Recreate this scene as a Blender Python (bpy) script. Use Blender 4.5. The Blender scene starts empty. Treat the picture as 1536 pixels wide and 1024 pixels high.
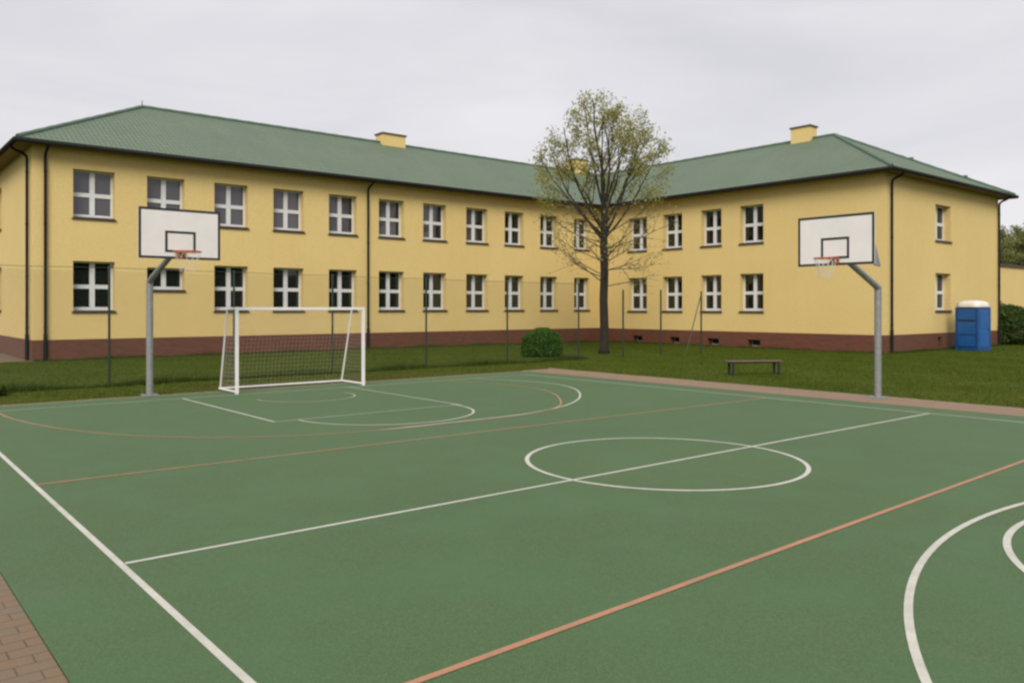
import bpy, math, random
import numpy as np
from mathutils import Vector, Matrix
R = math.radians
random.seed(7); rng = np.random.default_rng(11)
scene = bpy.context.scene
COL = scene.collection

# ------------------------------------------------------------------ mesh builder
class MB:
    def __init__(s): s.v=[]; s.f=[]; s.uv=[]; s.mi=[]
    def quad(s, a,b,c,d, uv=None, mi=0):
        i=len(s.v); s.v+= [tuple(a),tuple(b),tuple(c),tuple(d)]; s.f.append((i,i+1,i+2,i+3)); s.uv.append(uv or [(0,0),(1,0),(1,1),(0,1)]); s.mi.append(mi)
    def poly(s, pts, uv=None, mi=0):
        i=len(s.v); s.v+=[tuple(p) for p in pts]; s.f.append(tuple(range(i,i+len(pts)))); s.uv.append(uv or [(0,0)]*len(pts)); s.mi.append(mi)
    def box(s, lo, hi, M=None, mi=0):
        x0,y0,z0=lo; x1,y1,z1=hi
        P=[Vector(p) for p in ((x0,y0,z0),(x1,y0,z0),(x1,y1,z0),(x0,y1,z0),(x0,y0,z1),(x1,y0,z1),(x1,y1,z1),(x0,y1,z1))]
        if M is not None: P=[M@p for p in P]
        i=len(s.v); s.v+=[tuple(p) for p in P]
        for q in ((0,3,2,1),(4,5,6,7),(0,1,5,4),(1,2,6,5),(2,3,7,6),(3,0,4,7)):
            s.f.append(tuple(i+k for k in q)); s.uv.append([(0,0),(1,0),(1,1),(0,1)]); s.mi.append(mi)
    def tube(s, pts, r, n=8, caps=True, mi=0, up=None):
        pts=[Vector(p) for p in pts]; N=len(pts)
        rs=r if isinstance(r,(list,tuple)) else [r]*N
        base=len(s.v); prev=None
        for k,p in enumerate(pts):
            if k==0: t=pts[1]-p
            elif k==N-1: t=p-pts[k-1]
            else: t=(pts[k+1]-p).normalized()+(p-pts[k-1]).normalized()
            t=t.normalized() if t.length>1e-9 else Vector((0,0,1))
            if prev is None:
                a=Vector((0,0,1)) if abs(t.z)<.9 else Vector((1,0,0))
                u=t.cross(a).normalized()
            else:
                u=(prev-t*prev.dot(t)); u=u.normalized() if u.length>1e-6 else t.orthogonal().normalized()
            prev=u; w=t.cross(u)
            for j in range(n):
                an=2*math.pi*(j+.5)/n
                s.v.append(tuple(p+(u*math.cos(an)+w*math.sin(an))*rs[k]))
        for k in range(N-1):
            for j in range(n):
                a=base+k*n+j; b=base+k*n+(j+1)%n
                s.f.append((a,b,b+n,a+n)); s.uv.append([(j/n,k),((j+1)/n,k),((j+1)/n,k+1),(j/n,k+1)]); s.mi.append(mi)
        if caps:
            s.f.append(tuple(base+j for j in reversed(range(n)))); s.uv.append([(0,0)]*n); s.mi.append(mi)
            s.f.append(tuple(base+(N-1)*n+j for j in range(n))); s.uv.append([(0,0)]*n); s.mi.append(mi)
    def ring(s, c, ax, r, t, n=32, m=8):
        c=Vector(c); ax=Vector(ax).normalized(); u=ax.orthogonal().normalized(); w=ax.cross(u); b=len(s.v)
        for i in range(n):
            a=2*math.pi*i/n; d=u*math.cos(a)+w*math.sin(a)
            for j in range(m):
                q=2*math.pi*j/m
                s.v.append(tuple(c+d*(r+t*math.cos(q))+ax*t*math.sin(q)))
        for i in range(n):
            for j in range(m):
                s.f.append((b+i*m+j,b+((i+1)%n)*m+j,b+((i+1)%n)*m+(j+1)%m,b+i*m+(j+1)%m)); s.uv.append([(0,0)]*4); s.mi.append(0)
    def build(s, name, mats, parent=None, smooth=False, loc=None, bevel=0):
        me=bpy.data.meshes.new(name); me.from_pydata(s.v,[],s.f)
        uvl=me.uv_layers.new(name='UVMap'); uvl.data.foreach_set('uv',np.array([c for f in s.uv for p in f for c in p],dtype=np.float32))
        mats=mats if isinstance(mats,(list,tuple)) else [mats]
        for m in mats: me.materials.append(m)
        me.polygons.foreach_set('material_index',np.array(s.mi,dtype=np.int32))
        if smooth: me.polygons.foreach_set('use_smooth',np.ones(len(s.f),dtype=bool))
        me.update()
        o=bpy.data.objects.new(name,me); COL.objects.link(o)
        if parent is not None: o.parent=parent
        if loc is not None: o.location=loc
        if bevel:
            b=o.modifiers.new('bevel','BEVEL'); b.width=bevel; b.segments=2; b.limit_method='ANGLE'
        return o
def tag(o,label=None,cat=None,group=None,kind=None):
    if label: o['label']=label
    if cat: o['category']=cat
    if group: o['group']=group
    if kind: o['kind']=kind
    return o
def empty(name,loc,rz=0):
    o=bpy.data.objects.new(name,None); COL.objects.link(o); o.location=loc; o.rotation_euler=(0,0,rz); o.empty_display_size=.3; return o
def rawmesh(name,V,F,mat,parent=None,smooth=False):
    """numpy arrays -> mesh; F all same arity"""
    me=bpy.data.meshes.new(name); V=np.asarray(V,dtype=np.float32); F=np.asarray(F,dtype=np.int32); k=F.shape[1]
    me.vertices.add(len(V)); me.vertices.foreach_set('co',V.ravel())
    me.loops.add(F.size); me.loops.foreach_set('vertex_index',F.ravel())
    me.polygons.add(len(F)); me.polygons.foreach_set('loop_start',np.arange(0,F.size,k,dtype=np.int32))
    try: me.polygons.foreach_set('loop_total',np.full(len(F),k,dtype=np.int32))
    except Exception: pass
    me.update(calc_edges=True); me.validate()
    if smooth: me.polygons.foreach_set('use_smooth',np.ones(len(F),dtype=bool))
    me.materials.append(mat); o=bpy.data.objects.new(name,me); COL.objects.link(o)
    if parent is not None: o.parent=parent
    return o

# ------------------------------------------------------------------ materials
class NT:
    def __init__(s,name):
        s.m=bpy.data.materials.new(name); s.m.use_nodes=True; s.t=s.m.node_tree; s.n=s.t.nodes; s.L=s.t.links; s.b=s.n['Principled BSDF']
    def new(s,ty,**k):
        x=s.n.new(ty)
        for a,b in k.items(): setattr(x,a,b)
        return x
    def coord(s,kind='Object',scale=None):
        tc=s.new('ShaderNodeTexCoord'); o=tc.outputs[kind]
        if scale is not None:
            mp=s.new('ShaderNodeMapping'); mp.inputs['Scale'].default_value=scale if isinstance(scale,(list,tuple)) else (scale,)*3
            s.L.new(o,mp.inputs['Vector']); o=mp.outputs[0]
        return o
    def noise(s,vec,scale,detail=4,rough=.55,dist=0):
        x=s.new('ShaderNodeTexNoise'); x.inputs['Scale'].default_value=scale; x.inputs['Detail'].default_value=detail; x.inputs['Roughness'].default_value=rough; x.inputs['Distortion'].default_value=dist
        if vec is not None: s.L.new(vec,x.inputs['Vector'])
        return x.outputs['Fac']
    def ramp(s,fac,stops):
        r=s.new('ShaderNodeValToRGB'); e=r.color_ramp.elements
        while len(e)<len(stops): e.new(.5)
        for el,(p,c) in zip(e,stops): el.position=p; el.color=(c if len(c)==4 else (*c,1)) if isinstance(c,(list,tuple)) else (c,c,c,1)
        s.L.new(fac,r.inputs[0]); return r.outputs[0]
    def mix(s,fac,a,b,mode='MIX'):
        x=s.new('ShaderNodeMix',data_type='RGBA',blend_type=mode)
        for v,i in ((fac,0),(a,6),(b,7)):
            if hasattr(v,'is_linked') or hasattr(v,'node'): s.L.new(v,x.inputs[i])
            elif i==0: x.inputs[0].default_value=v
            else: x.inputs[i].default_value=(*v,1) if len(v)==3 else v
        return x.outputs[2]
    def math(s,op,a,b=None):
        x=s.new('ShaderNodeMath',operation=op)
        for i,v in enumerate((a,b)):
            if v is None: continue
            if hasattr(v,'node'): s.L.new(v,x.inputs[i])
            else: x.inputs[i].default_value=v
        return x.outputs[0]
    def color(s,c):
        if hasattr(c,'node'): s.L.new(c,s.b.inputs['Base Color'])
        else: s.b.inputs['Base Color'].default_value=(*c,1)
    def bump(s,h,strength=.3,dist=.01):
        x=s.new('ShaderNodeBump'); x.inputs['Strength'].default_value=strength; x.inputs['Distance'].default_value=dist
        s.L.new(h,x.inputs['Height']); s.L.new(x.outputs[0],s.b.inputs['Normal']); return x
    def set(s,**k):
        for a,v in k.items(): s.b.inputs[a.replace('_',' ')].default_value=v
        return s

def simple(name,c,rough=.6,var=.12,scale=6,metal=0,spec=.5):
    t=NT(name); n=t.noise(t.coord('Object'),scale,5)
    lo=tuple(x*(1-var) for x in c); hi=tuple(min(1,x*(1+var)) for x in c)
    t.color(t.ramp(n,[(.3,lo),(.7,hi)])); t.set(Roughness=rough,Metallic=metal); t.b.inputs['Specular IOR Level'].default_value=spec
    return t.m

def m_court():
    t=NT('court_coating'); v=t.coord('Object')
    big=t.noise(v,.25,5,.6); mid=t.noise(v,2.2,6,.65); fine=t.noise(v,90,3,.7); med=t.noise(v,38,3,.75)
    c=t.ramp(big,[(.3,(.058,.116,.034)),(.7,(.076,.137,.042))])
    c=t.mix(t.ramp(mid,[(.45,0.),(.75,.35)]),c,(.092,.136,.060))
    c=t.mix(t.ramp(med,[(.38,.55),(.6,0.)]),c,(.048,.098,.034))
    c=t.mix(t.ramp(fine,[(.35,.6),(.6,0.)]),c,(.035,.072,.026)); c=t.mix(t.ramp(fine,[(.58,0.),(.75,.5)]),c,(.11,.175,.085)); vo=t.new('ShaderNodeTexVoronoi'); vo.inputs['Scale'].default_value=120; t.L.new(v,vo.inputs['Vector']); sx=t.new('ShaderNodeSeparateColor'); t.L.new(vo.outputs['Color'],sx.inputs[0]); c=t.mix(t.ramp(sx.outputs[0],[(.0,.45),(.45,0.)]),c,(.030,.066,.022)); c=t.mix(t.ramp(sx.outputs[0],[(.6,0.),(1.,.42)]),c,(.115,.18,.085)); pt=t.noise(v,.9,3,.5); c=t.mix(t.ramp(pt,[(.46,0.),(.68,.55)]),c,(.060,.128,.048))
    # scuffs and dusty patches
    sc=t.noise(t.coord('Object',(.9,.35,1)),1.3,7,.7,1.2)
    c=t.mix(t.ramp(sc,[(.58,0.),(.78,.28)]),c,(.115,.135,.078))
    t.color(c); t.set(Roughness=.78); t.b.inputs['Specular IOR Level'].default_value=.42
    t.bump(fine,.35,.004); return t.m
def m_line(name,c,wear=.35):
    t=NT(name); v=t.coord('Object')
    w=t.noise(v,5,8,.7); f=t.noise(v,120,2,.6); b=t.noise(v,.6,4)
    k=t.ramp(w,[(.42,0.),(.72,wear)]); col=t.mix(k,c,(.08,.14,.05))
    col=t.mix(t.ramp(f,[(.35,.25),(.6,0.)]),col,tuple(x*.55 for x in c))
    col=t.mix(t.ramp(b,[(.4,0.),(.7,.2)]),col,(.11,.15,.075))
    t.color(col); t.set(Roughness=.7); return t.m
def m_pave(name,c1,c2,mortar,scale=1,rot=0,bw=.2,bh=.1):
    t=NT(name); tc=t.coord('Object'); mp=t.new('ShaderNodeMapping'); mp.inputs['Rotation'].default_value=(0,0,rot); t.L.new(tc,mp.inputs[0])
    b=t.new('ShaderNodeTexBrick'); t.L.new(mp.outputs[0],b.inputs['Vector'])
    b.inputs['Color1'].default_value=(*c1,1); b.inputs['Color2'].default_value=(*c2,1); b.inputs['Mortar'].default_value=(*mortar,1)
    b.inputs['Scale'].default_value=1; b.inputs['Brick Width'].default_value=bw*scale; b.inputs['Row Height'].default_value=bh*scale
    b.inputs['Mortar Size'].default_value=.007; b.inputs['Mortar Smooth'].default_value=.8
    n=t.noise(tc,1.4,6,.65); f=t.noise(tc,60,3,.7)
    col=t.mix(t.ramp(n,[(.4,0.),(.75,.5)]),b.outputs['Color'],(.19,.155,.115))
    col=t.mix(t.ramp(f,[(.3,.35),(.6,0.)]),col,tuple(x*.55 for x in c1))
    t.color(col); t.set(Roughness=.85); h=t.math('ADD',t.math('MULTIPLY',b.outputs['Fac'],-1.0),t.math('MULTIPLY',f,.3)); t.bump(h,.6,.006); return t.m
def m_wall():
    t=NT('yellow_render'); v=t.coord('Object')
    big=t.noise(v,.35,5,.6); fine=t.noise(v,14,6,.75); st=t.noise(t.coord('Object',(2.5,2.5,.18)),1,6,.65)
    c=t.ramp(big,[(.3,(.680,.510,.202)),(.7,(.718,.550,.228))])
    c=t.mix(t.ramp(st,[(.52,0.),(.8,.35)]),c,(.60,.45,.195))
    c=t.mix(t.ramp(fine,[(.32,.5),(.58,0.)]),c,(.56,.41,.165))
    t.color(c); t.set(Roughness=.9); t.bump(fine,.5,.012); return t.m
def m_plinth():
    t=NT('plinth_tiles'); uv=t.coord('UV')
    b=t.new('ShaderNodeTexBrick'); t.L.new(uv,b.inputs['Vector'])
    b.inputs['Color1'].default_value=(.165,.050,.027,1); b.inputs['Color2'].default_value=(.110,.036,.020,1); b.inputs['Mortar'].default_value=(.125,.070,.045,1)
    b.inputs['Scale'].default_value=1; b.inputs['Brick Width'].default_value=.25; b.inputs['Row Height'].default_value=.075; b.inputs['Mortar Size'].default_value=.006
    n=t.noise(t.coord('Object'),1.1,5)
    col=t.mix(t.ramp(n,[(.4,0.),(.75,.4)]),b.outputs['Color'],(.10,.055,.03))
    t.color(col); t.set(Roughness=.6); t.bump(t.math('MULTIPLY',b.outputs['Fac'],-1.0),.5,.006); return t.m
def m_roof():
    t=NT('green_metal_tile'); uv=t.coord('UV')
    sp=t.new('ShaderNodeSeparateXYZ'); t.L.new(uv,sp.inputs[0])
    u,vv=sp.outputs[0],sp.outputs[1]
    s1=t.math('SINE',t.math('MULTIPLY',u,2*math.pi/.19))
    fr=t.math('FRACT',t.math('MULTIPLY',vv,1/.42))
    h=t.math('ADD',t.math('MULTIPLY',s1,.5),t.math('MULTIPLY',fr,-1.6))
    n=t.noise(uv,.5,5,.65); f=t.noise(uv,6,5,.7); stain=t.noise(t.coord('UV',(1.6,.16,1)),1,6,.7)
    c=t.ramp(n,[(.3,(.116,.160,.104)),(.7,(.146,.186,.126))])
    c=t.mix(t.ramp(stain,[(.48,0.),(.78,.5)]),c,(.17,.19,.145))
    c=t.mix(t.ramp(f,[(.35,.6),(.6,0.)]),c,(.075,.12,.076))
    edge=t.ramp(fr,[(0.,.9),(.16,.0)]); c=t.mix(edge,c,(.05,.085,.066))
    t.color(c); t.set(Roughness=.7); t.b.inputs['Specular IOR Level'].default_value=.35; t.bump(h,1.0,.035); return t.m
def m_glass(name='window_glass',stops=((0.,(.004,.007,.005)),(1.,(.010,.011,.009)))):
    t=NT(name); gi=t.new('ShaderNodeObjectInfo')
    c=t.ramp(gi.outputs['Random'],list(stops))
    t.color(c); t.set(Roughness=.03,IOR=1.62); n=t.noise(t.coord('Object'),1.2,2); t.bump(n,.03,.02); return t.m
def m_leaf(name,stops,trans=.35,rough=.55):
    t=NT(name); g=t.new('ShaderNodeNewGeometry'); c=t.ramp(g.outputs['Random Per Island'],stops)
    t.color(c); t.set(Roughness=max(rough,.65)); t.b.inputs['Specular IOR Level'].default_value=.22; tr=t.new('ShaderNodeBsdfTranslucent'); t.L.new(c,tr.inputs[0])
    mx=t.new('ShaderNodeMixShader'); mx.inputs[0].default_value=trans; t.L.new(t.b.outputs[0],mx.inputs[1]); t.L.new(tr.outputs[0],mx.inputs[2])
    t.L.new(mx.outputs[0],t.n['Material Output'].inputs[0]); return t.m
def m_lawn():
    t=NT('lawn_soil_grass'); v=t.coord('Object')
    n=t.noise(v,.35,6,.65); m=t.noise(v,3,6,.7); f=t.noise(v,30,4,.7)
    c=t.ramp(n,[(.3,(.050,.078,.006)),(.7,(.088,.100,.010))])
    c=t.mix(t.ramp(m,[(.45,0.),(.75,.5)]),c,(.10,.105,.016))
    c=t.mix(t.ramp(f,[(.35,.5),(.6,0.)]),c,(.028,.045,.006))
    t.color(c); t.set(Roughness=.95); t.b.inputs['Specular IOR Level'].default_value=.1; t.bump(f,.6,.03); return t.m
def m_bark():
    t=NT('bark'); v=t.coord('Object',(1,1,.25)); n=t.noise(v,22,6,.7); b=t.noise(t.coord('Object'),1.5,4)
    c=t.ramp(n,[(.3,(.010,.008,.0055)),(.7,(.034,.027,.018))]); c=t.mix(t.ramp(b,[(.45,0.),(.7,.4)]),c,(.028,.028,.016))
    t.color(c); t.set(Roughness=.95); t.bump(n,.8,.02); return t.m

M=dict(
 court=m_court(), white_line=m_line('white_line_paint',(.57,.545,.48),.30), orange_line=m_line('orange_line_paint',(.45,.20,.118),.42),
 pave=m_pave('brown_pavers',(.19,.118,.062),(.165,.122,.072),(.075,.052,.032),1,R(0),.22,.135),
 pave2=m_pave('pink_brown_pavers',(.275,.175,.105),(.24,.155,.095),(.12,.085,.06)),
 kerb=simple('tan_kerb',(.27,.215,.14),.9,.2,8), wall=m_wall(), plinth=m_plinth(), roof=m_roof(),
 ridge=simple('ridge_metal',(.075,.130,.088),.6,.15,3), gutter=simple('dark_gutter',(.010,.011,.009),.7,.2,4,0,.25), soffit=simple('brown_soffit',(.16,.105,.045),.8,.2,5),
 frame=simple('white_window_frame',(.68,.69,.69),.4,.05,3), glass=m_glass(), sky_glass=m_glass('painted_sky_window_glass',((0.,(.070,.066,.080)),(1.,(.092,.087,.100)))), cellar=simple('grey_cellar_frame',(.30,.29,.27),.7,.2,5), sill=simple('brown_sill',(.055,.040,.028),.55,.2,6),  # second glass: sky reflection painted into its pale base colour
 coping=simple('chimney_cap',(.10,.075,.05),.8,.2,6), lawn=m_lawn(),
 steel=simple('galvanised_steel',(.27,.275,.275),.5,.15,12,.35), dark_steel=simple('dark_green_post_paint',(.018,.032,.022),.5,.2,10), wire=simple('green_coated_wire',(.03,.045,.03),.6,.1,10),
 board=simple('backboard_white',(.74,.70,.68),.5,.04,3), black=simple('black_board_paint',(.022,.022,.024),.5,.15,6), rim=simple('orange_rim_paint',(.42,.105,.045),.45,.2,10), net=simple('pale_hoop_net',(.62,.60,.52),.8,.08,10),
 gwhite=simple('white_goal_paint',(.76,.74,.72),.45,.06,5), gnet=simple('goal_net_cord',(.52,.45,.39),.85,.15,10),
 bench_w=simple('weathered_bench_wood',(.105,.075,.050),.8,.25,9), bench_m=simple('bench_iron',(.018,.018,.018),.6,.2,9),
 blue=simple('blue_plastic',(.005,.058,.205),.42,.12,4), blue2=simple('blue_plastic_light',(.008,.096,.31),.42,.12,4), tdark=simple('dark_toilet_fitting',(.02,.03,.06),.5,.2,8), twhite=simple('white_toilet_roof',(.72,.70,.66),.5,.06,4),
 bark=m_bark(), twig=simple('twig_bark',(.095,.078,.052),.9,.25,8),
 leaf=m_leaf('spring_leaves',[(0.,(.21,.22,.045)),(.5,(.33,.33,.085)),(1.,(.46,.43,.14))],.5),
 bush=m_leaf('bush_leaves',[(0.,(.022,.066,.004)),(.6,(.052,.14,.009)),(1.,(.10,.21,.02))],.25),
 hedge=m_leaf('hedge_leaves',[(0.,(.024,.058,.009)),(.6,(.055,.105,.018)),(1.,(.13,.17,.05))],.25),
 far=m_leaf('far_tree_leaves',[(0.,(.11,.13,.036)),(.6,(.20,.22,.07)),(1.,(.32,.31,.12))],.4),
 grass=m_leaf('grass_blades',[(0.,(.036,.074,.003)),(.5,(.066,.108,.005)),(.85,(.102,.135,.009)),(1.,(.15,.150,.025))],.3,.7),
 tall=m_leaf('long_grass_blades',[(0.,(.026,.050,.006)),(.6,(.048,.080,.010)),(1.,(.085,.105,.018))],.3,.7),
 dry=m_leaf('dry_grass_blades',[(0.,(.085,.085,.018)),(.5,(.15,.125,.038)),(1.,(.21,.165,.065))],.3,.8),
 bin=simple('grey_blue_bin_plastic',(.10,.13,.19),.5,.1,5),
)

# ------------------------------------------------------------------ ground, court and paving
def gz(x):                                     # the lawn falls a little towards the right wing
    t=min(1,max(0,(x-24)/11)); return -.02-.06*t*t*(3-2*t)
g=MB(); xs=[-500,-60,-2,8,16,20,24]+[24+k for k in range(1,12)]+[40,50,70,120,600]; ys=[-500,-60,-8,5,12,20,28,35,45,80,200,900]
for i in range(len(xs)-1):
    for j in range(len(ys)-1):
        g.quad(*[(x,y,gz(x)) for x,y in ((xs[i],ys[j]),(xs[i+1],ys[j]),(xs[i+1],ys[j+1]),(xs[i],ys[j+1]))])
tag(g.build('lawn',M['lawn']),kind='structure')
def sheet(name,x0,x1,y0,y1,z,mat,h=.15):
    b=MB(); b.box((x0,y0,z-h),(x1,y1,z)); return tag(b.build(name,mat),kind='structure')
CX0,CX1,CY0,CY1=.97,16.85,-7.0,19.46
sheet('court',CX0,CX1,CY0,CY1,0,M['court'])
sheet('brick_pavement',-5,.965,-9,19.4,-.004,M['pave'])
sheet('brick_path',16.855,18.2,-9,19.75,.006,M['pave2'])
b=MB()
x=-3.0
while x<16.7:
    b.box((x,19.466,-.15),(x+.985,19.545,.008+random.uniform(-.003,.003))); x+=1.0
tag(b.build('court_kerb',M['kerb']),kind='structure')
b=MB(); y=-8
while y<19.6:
    b.box((18.205,y,-.15),(18.27,y+.985,.004+random.uniform(-.004,.004))); y+=1.0
tag(b.build('path_kerb',M['kerb']),kind='structure')
sheet('paved_apron',3.6,5.74,35.2,52,-.006,M['pave'],.1)

zl=[.0022]
def stroke(mb,pts,w):
    """painted line of width w along ground points"""
    z=zl[0]; zl[0]+=.00018; P=[np.array(p,float) for p in pts]; N=len(P); Lf=[];Rt=[]
    for k in range(N):
        t=P[min(k+1,N-1)]-P[max(k-1,0)]; t/=np.linalg.norm(t); n=np.array((-t[1],t[0]))*w/2
        Lf.append(P[k]+n); Rt.append(P[k]-n)
    for k in range(N-1): mb.quad((*Rt[k],z),(*Rt[k+1],z),(*Lf[k+1],z),(*Lf[k],z))
def arc(cx,cy,r,a0,a1,n=72): return [(cx+r*math.cos(R(a0+(a1-a0)*i/n)),cy+r*math.sin(R(a0+(a1-a0)*i/n))) for i in range(n+1)]
def smooth(pts,n=10):
    P=[np.array(p,float) for p in pts]; P=[2*P[0]-P[1]]+P+[2*P[-1]-P[-2]]; out=[]
    for k in range(1,len(P)-2):
        for i in range(n):
            t=i/n; a,b_,c,d=P[k-1:k+3]
            out.append(.5*((2*b_)+(-a+c)*t+(2*a-5*b_+4*c-d)*t*t+(-a+3*b_-3*c+d)*t**3))
    out.append(P[-2]); return out
W=MB(); O=MB()
stroke(W,[(1.655,-6.8),(1.775,18.55)],.052)                     # left sideline
stroke(W,[(16.0,-6.8),(16.0,18.55)],.04)                      # right sideline
stroke(W,[(1.752,6.84),(15.97,6.80)],.048)                     # halfway
stroke(W,[(1.79,18.52),(15.97,18.52)],.032)                    # far baseline
stroke(W,arc(8.40,6.96,1.8,0,360,96),.056)                    # centre circle
stroke(W,[(5.92,18.49),(5.95,13.66)],.045); stroke(W,[(10.02,18.49),(9.95,13.55)],.038)
stroke(W,[(5.95,13.66),(9.95,13.66)],.026)
stroke(W,arc(8.12,13.62,1.74,180,366,60),.042)                # free throw arc
stroke(W,arc(8.2,17.15,1.1,176,372,40),.026)
stroke(W,smooth([(6.9,11.64),(7.4,11.62),(8.6,11.62),(9.6,11.62),(10.4,11.73),(11.5,12.12),(12.5,12.75),(13.4,13.6),(14.1,14.5),(14.55,15.5),(14.62,16.4),(14.4,17.4),(13.9,18.4)]),.042)
stroke(O,smooth([(2.4,18.45),(2.46,17.2),(2.72,15.75),(3.1,14.6),(3.62,13.6),(4.5,12.6),(5.6,11.96),(6.7,11.66),(7.9,11.56),(9.2,11.56),(10.2,11.66),(11.3,12.1),(12.2,13.0),(13.05,14.2),(13.5,15.6),(13.45,17),(13.1,18.4)]),.038)
stroke(O,[(1.752,10.52),(15.95,10.28)],.043)
stroke(O,[(1.752,3.66),(15.97,3.98)],.054)
# near half
stroke(W,arc(8.45,-4.16,7.26,-4,184,120),.056)
stroke(W,arc(8.54,.12,2.65,0,180,72),.06)
stroke(W,[(5.9,.09),(5.9,-4.9)],.05); stroke(W,[(11.2,.09),(11.2,-4.9)],.05); stroke(W,[(5.93,.09),(11.17,.09)],.05); stroke(W,[(1.79,-4.95),(15.97,-4.95)],.05)
tag(W.build('white_court_lines',M['white_line']),kind='structure'); tag(O.build('orange_court_lines',M['orange_line']),kind='structure')

# ------------------------------------------------------------------ school building
YL,XR,XL,YS,XF,YB=35.4,36.8,5.79,17.6,50.2,46.2
ZP,ZE=.78,8.2
school=empty('school_building',(XR,YL,0))
tag(school,'two storey yellow L shaped school building with green hipped roof and red brown plinth','school building')
school_inv=Matrix.Translation((-XR,-YL,0))
def adopt(o):
    o.parent=school; o.matrix_parent_inverse=school_inv; return o
wall=MB(); plinth=MB()
def V3(o,u,n,a,z,d=0): return (o[0]+u[0]*a+n[0]*d, o[1]+u[1]*a+n[1]*d, z)
def facade(mb,o,u,n,L,z0,z1,ops,depth,off=0,off_top=False):
    xs=sorted({0,L,*[q for p in ops for q in p[:2]]}); zs=sorted({z0,z1,*[q for p in ops for q in p[2:4]]})
    for i in range(len(xs)-1):
        for j in range(len(zs)-1):
            a0,a1,c0,c1=xs[i],xs[i+1],zs[j],zs[j+1]; am,cm=(a0+a1)/2,(c0+c1)/2
            if any(p[0]<am<p[1] and p[2]<cm<p[3] for p in ops): continue
            mb.quad(V3(o,u,n,a0,c0,off),V3(o,u,n,a1,c0,off),V3(o,u,n,a1,c1,off),V3(o,u,n,a0,c1,off),[(a0,c0),(a1,c0),(a1,c1),(a0,c1)])
    for p in ops:
        a0,a1,c0,c1=p[:4]
        for (s,t) in (((a0,c0),(a0,c1)),((a0,c1),(a1,c1)),((a1,c1),(a1,c0)),((a1,c0),(a0,c0))):
            mb.quad(V3(o,u,n,*s,off),V3(o,u,n,*t,off),V3(o,u,n,*t,-depth),V3(o,u,n,*s,-depth),[(s[0],s[1]),(t[0],t[1]),(t[0]+depth,t[1]),(s[0]+depth,s[1])])
    if off_top: mb.quad(V3(o,u,n,0,z1,off),V3(o,u,n,L,z1,off),V3(o,u,n,L,z1,-.02),V3(o,u,n,0,z1,-.02))
def window(o,u,n,p,kind=0,gm='glass',dark_part=0):
    """PVC window in the opening p=(a0,a1,z0,z1); frame is the part, pane and sill its sub-parts"""
    a0,a1,z0,z1=p[:4]; d0,d1=-.42,-.345; w=a1-a0; F=MB()
    def bx(mb,A0,A1,C0,C1,D0,D1):
        P=[V3(o,u,n,a,c,d) for d in (D1,D0) for a,c in ((A0,C0),(A1,C0),(A1,C1),(A0,C1))]
        i=len(mb.v); mb.v+=P
        for q in ((0,1,2,3),(7,6,5,4),(0,4,5,1),(1,5,6,2),(2,6,7,3),(3,7,4,0)): mb.f.append(tuple(i+k for k in q)); mb.uv.append([(0,0)]*4); mb.mi.append(0)
    zb=z0+.05
    if kind<2:
        fr=.075; mw=.19; mh=.16; am=(a0+a1)/2
        bx(F,a0,a0+fr,zb,z1,d0,d1); bx(F,a1-fr,a1,zb,z1,d0,d1); bx(F,a0+fr,a1-fr,z1-.06,z1,d0,d1); bx(F,a0+fr,a1-fr,zb,zb+.13,d0,d1)
        bx(F,am-mw/2,am+mw/2,zb+.13,z1-.06,d0,d1+.006)
        if kind==0:
            zm=zb+(z1-zb)*.485
            bx(F,a0+fr,am-mw/2,zm-mh/2,zm+mh/2,d0,d1); bx(F,am+mw/2,a1-fr,zm-mh/2,zm+mh/2,d0,d1)
    else:
        fr=.05; bx(F,a0,a0+fr,z0,z1,d0,d1); bx(F,a1-fr,a1,z0,z1,d0,d1); bx(F,a0+fr,a1-fr,z1-fr,z1,d0,d1); bx(F,a0+fr,a1-fr,z0,z0+.06,d0,d1+.06)
    f=adopt(F.build('window' if kind<2 else 'basement_window',M['frame'] if kind<2 else M['cellar']))
    G=MB(); bx(G,a0+.01,a1-.01,z0+.02,z1-.01,-.425,-.40); 
    if dark_part:  # right strip left as dark glass where the painted sky reflection stops
        G=MB(); wp=(w-.19)/2*dark_part; bx(G,a0+.01,a1-.07-wp,z0+.02,z1-.01,-.425,-.40); k0=len(G.f); bx(G,a1-.07-wp,a1-.01,z0+.02,z1-.01,-.425,-.401)
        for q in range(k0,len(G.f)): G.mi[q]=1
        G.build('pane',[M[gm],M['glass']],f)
    else: G.build('pane',M[gm],f)
    if kind<2:
        S=MB(); bx(S,a0-.05,a1+.05,z0-.045,z0+.0,.004,.07); bx(S,a0+.003,a1-.003,z0+.002,z0+.05,-.385,.068); S.build('sill',M['sill'],f)
ux,uy=(1,0),(0,1)
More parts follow.
